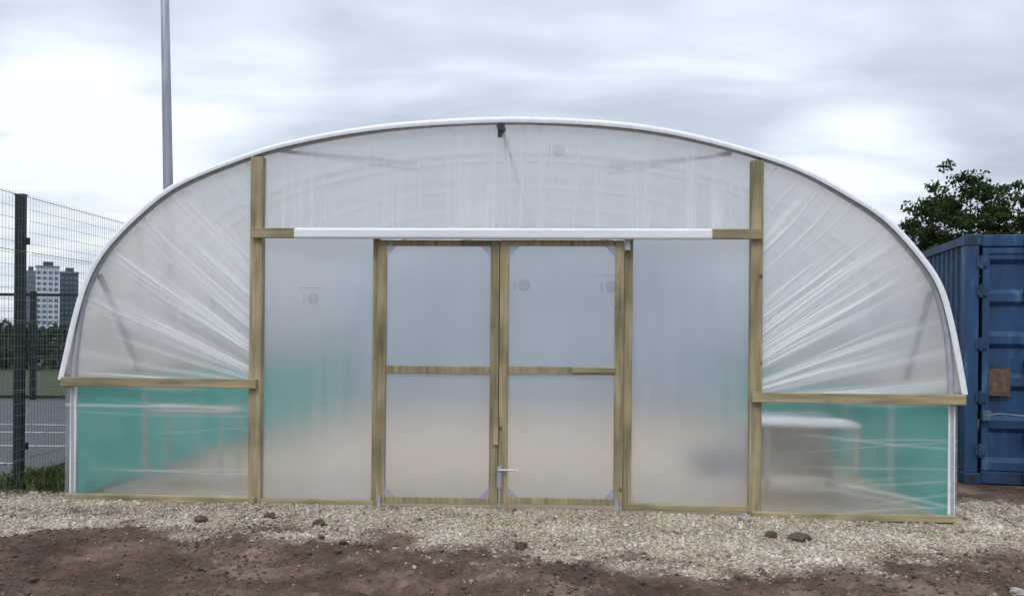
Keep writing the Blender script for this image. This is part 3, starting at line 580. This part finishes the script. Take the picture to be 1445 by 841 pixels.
# far wood
R = np.random.default_rng(31); cs = []
for k in range(520):
    x = R.uniform(-60, -6); h = 0.7+1.5*float(vn(np.array([x*0.35]), np.array([0.5]), 3)[0]); cs.append((x, R.choice([22, 33])+R.uniform(0, 4), R.uniform(0.1, 1)*h*(1.0)))
    if cs[-1][1] < 28: cs[-1] = (cs[-1][0], cs[-1][1], R.uniform(0.05, 0.75))
tag(leaves('far_wood', np.array(cs), np.ones((520, 1))*np.array([[0.9, 0.8, 0.4]]), 45, 0.15, M['wood_far'], None, 0.4), 'dark belt of trees and bushes beyond the car park fence', 'wood', kind='stuff')
# weeds by the fence
n_ = 2400; x = np.r_[rng.normal(-4.25, 0.22, n_//2), rng.uniform(-6.2, -3.95, n_//2)]; y = np.r_[rng.uniform(0.45, 1.6, n_//2), rng.uniform(0.4, 1.05, n_//2)]; hh = rng.uniform(0.02, 0.12, n_)*(0.3+1.4*fbm(x, y, 2.5, 2, 77))
a = rng.uniform(0, 2*PI, n_); ln = rng.uniform(0.1, 0.7, n_)*hh; w = rng.uniform(0.004, 0.009, n_)
z0 = H(x, y)-0.01
P0 = np.stack([x-np.sin(a)*w, y+np.cos(a)*w, z0], 1); P1 = np.stack([x+np.sin(a)*w, y-np.cos(a)*w, z0], 1); Mx = np.stack([x+np.cos(a)*ln*0.4, y+np.sin(a)*ln*0.4, z0+hh*0.7], 1); P2 = np.stack([x+np.cos(a)*ln, y+np.sin(a)*ln, z0+hh], 1)
V = np.stack([P0, P1, Mx+(P1-P0)*0.4, P2], 1).reshape(-1, 3); me = fastmesh('weeds', V, np.arange(4*n_).reshape(-1, 4)); fattr(me, 'tone', np.repeat(np.clip(rng.normal(0.5, 0.25, n_), 0, 1), 4))
tag(link('weeds', me, M['weed']), 'low green weeds and grass around the foot of the mesh fence', 'weeds', kind='stuff')
# ------------------------------------------------------------------ container
pc = ap(1361, 500, 9.2)
K = empty('shipping_container', (pc.x, pc.y, -0.1), math.radians(-13), 'weathered blue steel shipping container with its door end facing the camera', 'shipping container')
W, Lc, Hc = 2.438, 6.06, 2.59
cp = []; y = 0.2
while y < Lc-0.3: cp += [(y, 0), (y+0.07, 0), (y+0.105, 0.036), (y+0.175, 0.036)]; y += 0.21
for x0, sg, lb in ((0.02, 1, 'left'), (W-0.02, -1, 'right')):
    b = MB()
    for i, (yy, dd) in enumerate(cp): b.V += [(x0+sg*dd, yy, 0.15), (x0+sg*dd, yy, Hc-0.1)]
    for i in range(len(cp)-1): b.F.append((2*i, 2*i+1, 2*i+3, 2*i+2))
    b.build('side_wall', M['blue_dark'], K)
MB().box(0.03, W-0.03, 0.1, Lc-0.05, Hc-0.05, Hc-0.02).build('roof', M['blue'], K)
MB().box(0.1, W-0.1, Lc-0.05, Lc-0.02, 0.15, Hc-0.1).build('rear_wall', M['blue'], K)
for x0, x1 in ((0, 0.06), (W-0.06, W)):
    MB().box(x0, x1, 0.18, Lc-0.18, Hc-0.1, Hc-0.01).build('top_rail', M['blue_dark'], K, False, 0.006); MB().box(x0, x1, 0.18, Lc-0.18, 0.0, 0.15).build('bottom_rail', M['blue_dark'], K, False, 0.006)
for x0, x1 in ((0.005, 0.135), (W-0.135, W-0.005)):
    for y0, y1 in ((0.005, 0.16), (Lc-0.16, Lc-0.005)): MB().box(x0, x1, y0, y1, 0.118, Hc-0.118).build('corner_post', M['blue'], K, False, 0.008)
for x0, x1 in ((-0.003, 0.165), (W-0.165, W+0.003)):
    for y0, y1 in ((-0.004, 0.178), (Lc-0.178, Lc)):
        for z0, z1 in ((0, 0.118), (Hc-0.118, Hc)):
            c = MB().box(x0, x1, y0, y1, z0, z1).build('corner_casting', M['blue_dark'], K, False, 0.012)
            if y0 < 1: MB().box((x0+x1)/2-0.03, (x0+x1)/2+0.03, -0.007, -0.0045, (z0+z1)/2-0.035, (z0+z1)/2+0.035).build('casting_hole_shade', M['dark'], c)  # solid dark slab painted as the shade inside the casting's opening
MB().box(0.167, W-0.167, 0.01, 0.13, Hc-0.13, Hc-0.01).build('door_header', M['blue'], K, False, 0.008)
MB().box(0.167, W-0.167, 0.01, 0.13, 0.01, 0.14).build('door_sill', M['blue_dark'], K, False, 0.008)
def cdoor(x0, x1, rods, hx, label, plate):
    zb, zt = 0.15, Hc-0.14
    # pressed panel: five deep horizontal bands between flat ribs
    nb = 5; step = (zt-zb-0.12)/nb; pr_ = [(zb, 0.03), (zb+0.08, 0.03)]
    z = zb+0.08
    for k in range(nb): pr_ += [(z+0.05, 0.075), (z+step-0.13, 0.075), (z+step-0.08, 0.03), (z+step, 0.03)]; z += step
    pr_ += [(zt, 0.03)]
    b = MB()
    for z, y in pr_: b.V += [(x0+0.06, y, z), (x1-0.06, y, z)]
    for i in range(len(pr_)-1): b.F.append((2*i, 2*i+1, 2*i+3, 2*i+2))
    b.box(x0, x0+0.065, 0.012, 0.09, zb, zt); b.box(x1-0.065, x1, 0.012, 0.09, zb, zt); b.box(x0+0.065, x1-0.065, 0.014, 0.09, zt-0.06, zt-0.001); b.box(x0+0.065, x1-0.065, 0.014, 0.09, zb+0.001, zb+0.06)
    d = b.build('door', M['blue'], K); d['label'] = label
    for r in rods:
        q = MB(); q.tube([(r, -0.03, 0.02), (r, -0.03, Hc-0.03)], 0.017, 10); q.build('locking_bar', M['rod'], d, True)
        for z in (0.1, 0.5, 1.25, 2.0, Hc-0.1): MB().box(r-0.05, r+0.05, -0.05, 0.012, z-0.035, z+0.035).build('bar_bracket', M['blue_dark'], d, False, 0.006)
    zc = 0.72
    MB().tube([(rods[0], -0.055, zc), (rods[0]-hx*0.28, -0.06, zc+0.02), (rods[0]-hx*0.42, -0.06, zc-0.0)], [0.012, 0.012, 0.012], 8).box(min(rods[0]-hx*0.44, rods[0]-hx*0.36), max(rods[0]-hx*0.44, rods[0]-hx*0.36), -0.07, 0.012, zc-0.05, zc+0.05).build('handle', M['rod'], d)
    ex = x0-0.02 if hx > 0 else x1+0.02
    for z in (0.35, 0.9, 1.45, 2.0, 2.3): MB().box(ex-0.045, ex+0.06, -0.012, 0.012, z-0.05, z+0.05).tube([(ex, -0.01, z-0.07), (ex, -0.01, z+0.07)], 0.018, 8).build('hinge', M['blue_dark'], d, False, 0.004)
    if plate:
        q = MB().box(0.24, 0.44, 0.016, 0.03, 0.92, 1.20).box(0.265, 0.415, 0.012, 0.0155, 0.95, 1.17).build('document_plate', M['rust'], d, False, 0.003); q['label'] = 'rusty brown document plate'
cdoor(0.17, W/2-0.005, (0.60, 1.02), 1, 'left container door', True); cdoor(W/2+0.005, W-0.17, (W-0.60, W-1.02), -1, 'right container door', False)
# ------------------------------------------------------------------ towers
def tower(px0, px1, pyt, D, mat, label, cols):
    x0 = (px0-CX)/F*D; x1 = (px1-CX)/F*D; h = 1.46+(HY-4-pyt)/F*D; th = math.atan2(-(x0+x1)/2, D); w = (x1-x0)*math.cos(th); dp = 11
    t = empty('tower_block', ((x0+x1)/2, D-7.3, 0), th, label, 'tower block')
    MB().box(-w/2, w/2, 0, dp, -1, h).build('wall', M[mat], t)
    MB().box(-w/2-0.2, w/2+0.2, -0.2, dp+0.2, h, h+0.8).build('roof', M['tower_grey'], t); MB().box(-w*0.2, w*0.25, 3, 8, h+0.8, h+3).build('plant_room', M['tower_dark'], t)
    nf = 11; fhh = h/nf; ww = w/cols*0.62; wm = MB().box(-ww/2, ww/2, -0.12, -0.02, 0, fhh*0.5).build('window', M['glass'], t)
    first = True
    for f in range(nf-1):
        for c in range(cols):
            o = wm if first else wm.copy()
            if not first: COL.objects.link(o); o.parent = t
            first = False
            o.location = (-w/2+(c+0.5)*w/cols, 0, (f+0.8)*fhh)
    return t
tower(34, 51, 386, 470, 'tower_grey', 'narrow grey tower block, leftmost of the three on the horizon', 3)
tower(50, 83, 379, 440, 'tower_white', 'white tower block, middle and tallest of the three on the horizon', 4)
tower(83.5, 110, 387, 460, 'tower_dark', 'dark slate grey tower block, rightmost of the three on the horizon', 4)
# ------------------------------------------------------------------ sky and sun
EL, AZ = math.radians(50), math.radians(200)
w = bpy.data.worlds.new('World'); S.world = w; w.use_nodes = True; nt = w.node_tree; n = nt.nodes; l = nt.links; n.clear()
sky = N(n, 'ShaderNodeTexSky', sky_type='NISHITA'); sky.sun_disc = False; sky.sun_elevation = EL; sky.sun_rotation = AZ
bs = N(n, 'ShaderNodeBackground'); bs.inputs[1].default_value = 0.1; l.new(sky.outputs[0], bs.inputs[0])
tc = N(n, 'ShaderNodeTexCoord'); sp = N(n, 'ShaderNodeSeparateXYZ'); l.new(tc.outputs['Generated'], sp.inputs[0])
def MA(op, a, b=None, c=None, clamp=False):
    q = N(n, 'ShaderNodeMath', operation=op, use_clamp=clamp)
    for i, v in enumerate((a, b, c)):
        if v is None: continue
        if isinstance(v, (int, float)): q.inputs[i].default_value = v
        else: l.new(v, q.inputs[i])
    return q.outputs[0]
zc = MA('MAXIMUM', sp.outputs[2], 0.0); den = MA('ADD', zc, 0.14)
cv = N(n, 'ShaderNodeCombineXYZ'); l.new(MA('DIVIDE', sp.outputs[0], den), cv.inputs[0]); l.new(MA('DIVIDE', sp.outputs[1], den), cv.inputs[1])
def wn(sc, det, off, rough=0.5, dist=0.0, str_=(1, 1, 1)):
    mp = N(n, 'ShaderNodeMapping'); mp.inputs['Location'].default_value = off; mp.inputs['Scale'].default_value = str_; l.new(cv.outputs[0], mp.inputs[0])
    q = N(n, 'ShaderNodeTexNoise'); q.inputs['Scale'].default_value = sc; q.inputs['Detail'].default_value = det; q.inputs['Roughness'].default_value = rough; q.inputs['Distortion'].default_value = dist; l.new(mp.outputs[0], q.inputs['Vector']); return q.outputs['Fac']
a1 = wn(1.0, 5, (3.1, 1.7, 0), 0.5, 0.3, (0.7, 1.25, 1)); a2 = wn(2.4, 4, (9.2, 4.4, 0), 0.5, 0.4, (0.7, 1.3, 1))
lob = None
for d, r0, wt in (((-0.47, 1, 0.13), 0.20, 0.8), ((-0.31, 1, 0.31), 0.11, 0.36), ((-0.52, 1, 0.30), 0.11, 0.40), ((0.38, 1, 0.155), 0.13, 0.7), ((0.38, 1, 0.36), 0.2, 0.14)):
    dv = Vector(d).normalized(); q = N(n, 'ShaderNodeVectorMath', operation='DOT_PRODUCT'); l.new(tc.outputs['Generated'], q.inputs[0]); q.inputs[1].default_value = dv
    mr = N(n, 'ShaderNodeMapRange', interpolation_type='SMOOTHSTEP'); l.new(q.outputs['Value'], mr.inputs[0]); mr.inputs[1].default_value = math.cos(r0); mr.inputs[2].default_value = 1; mr.inputs[4].default_value = wt
    lob = mr.outputs[0] if lob is None else MA('ADD', lob, mr.outputs[0])
br = MA('ADD', MA('ADD', MA('MULTIPLY', a1, 1.9), MA('MULTIPLY', a2, 1.1)), MA('ADD', lob, -1.28))
cr = ramp(n, [(0.05, (0.51, 0.565, 0.68)), (0.38, (0.62, 0.68, 0.795)), (0.68, (0.775, 0.85, 0.95)), (1.0, (0.96, 1.01, 1.02))]); l.new(br, cr.inputs[0])
bc = N(n, 'ShaderNodeBackground'); l.new(cr.outputs[0], bc.inputs[0]); l.new(MA('MULTIPLY_ADD', MA('POWER', zc, 2.2), 2.0, 1.02), bc.inputs[1])
mx = N(n, 'ShaderNodeMixShader'); mx.inputs[0].default_value = 0.92; l.new(bs.outputs[0], mx.inputs[1]); l.new(bc.outputs[0], mx.inputs[2])
wo = N(n, 'ShaderNodeOutputWorld'); l.new(mx.outputs[0], wo.inputs[0])
sd = bpy.data.lights.new('sun', 'SUN'); sd.energy = 1.3; sd.angle = math.radians(25); sd.color = (1, 0.94, 0.86)
so = bpy.data.objects.new('sun', sd); COL.objects.link(so)
dirv = Vector((math.sin(AZ)*math.cos(EL), math.cos(AZ)*math.cos(EL), math.sin(EL)))
so.rotation_euler = dirv.to_track_quat('Z', 'Y').to_euler(); so.location = (0, -5, 12)
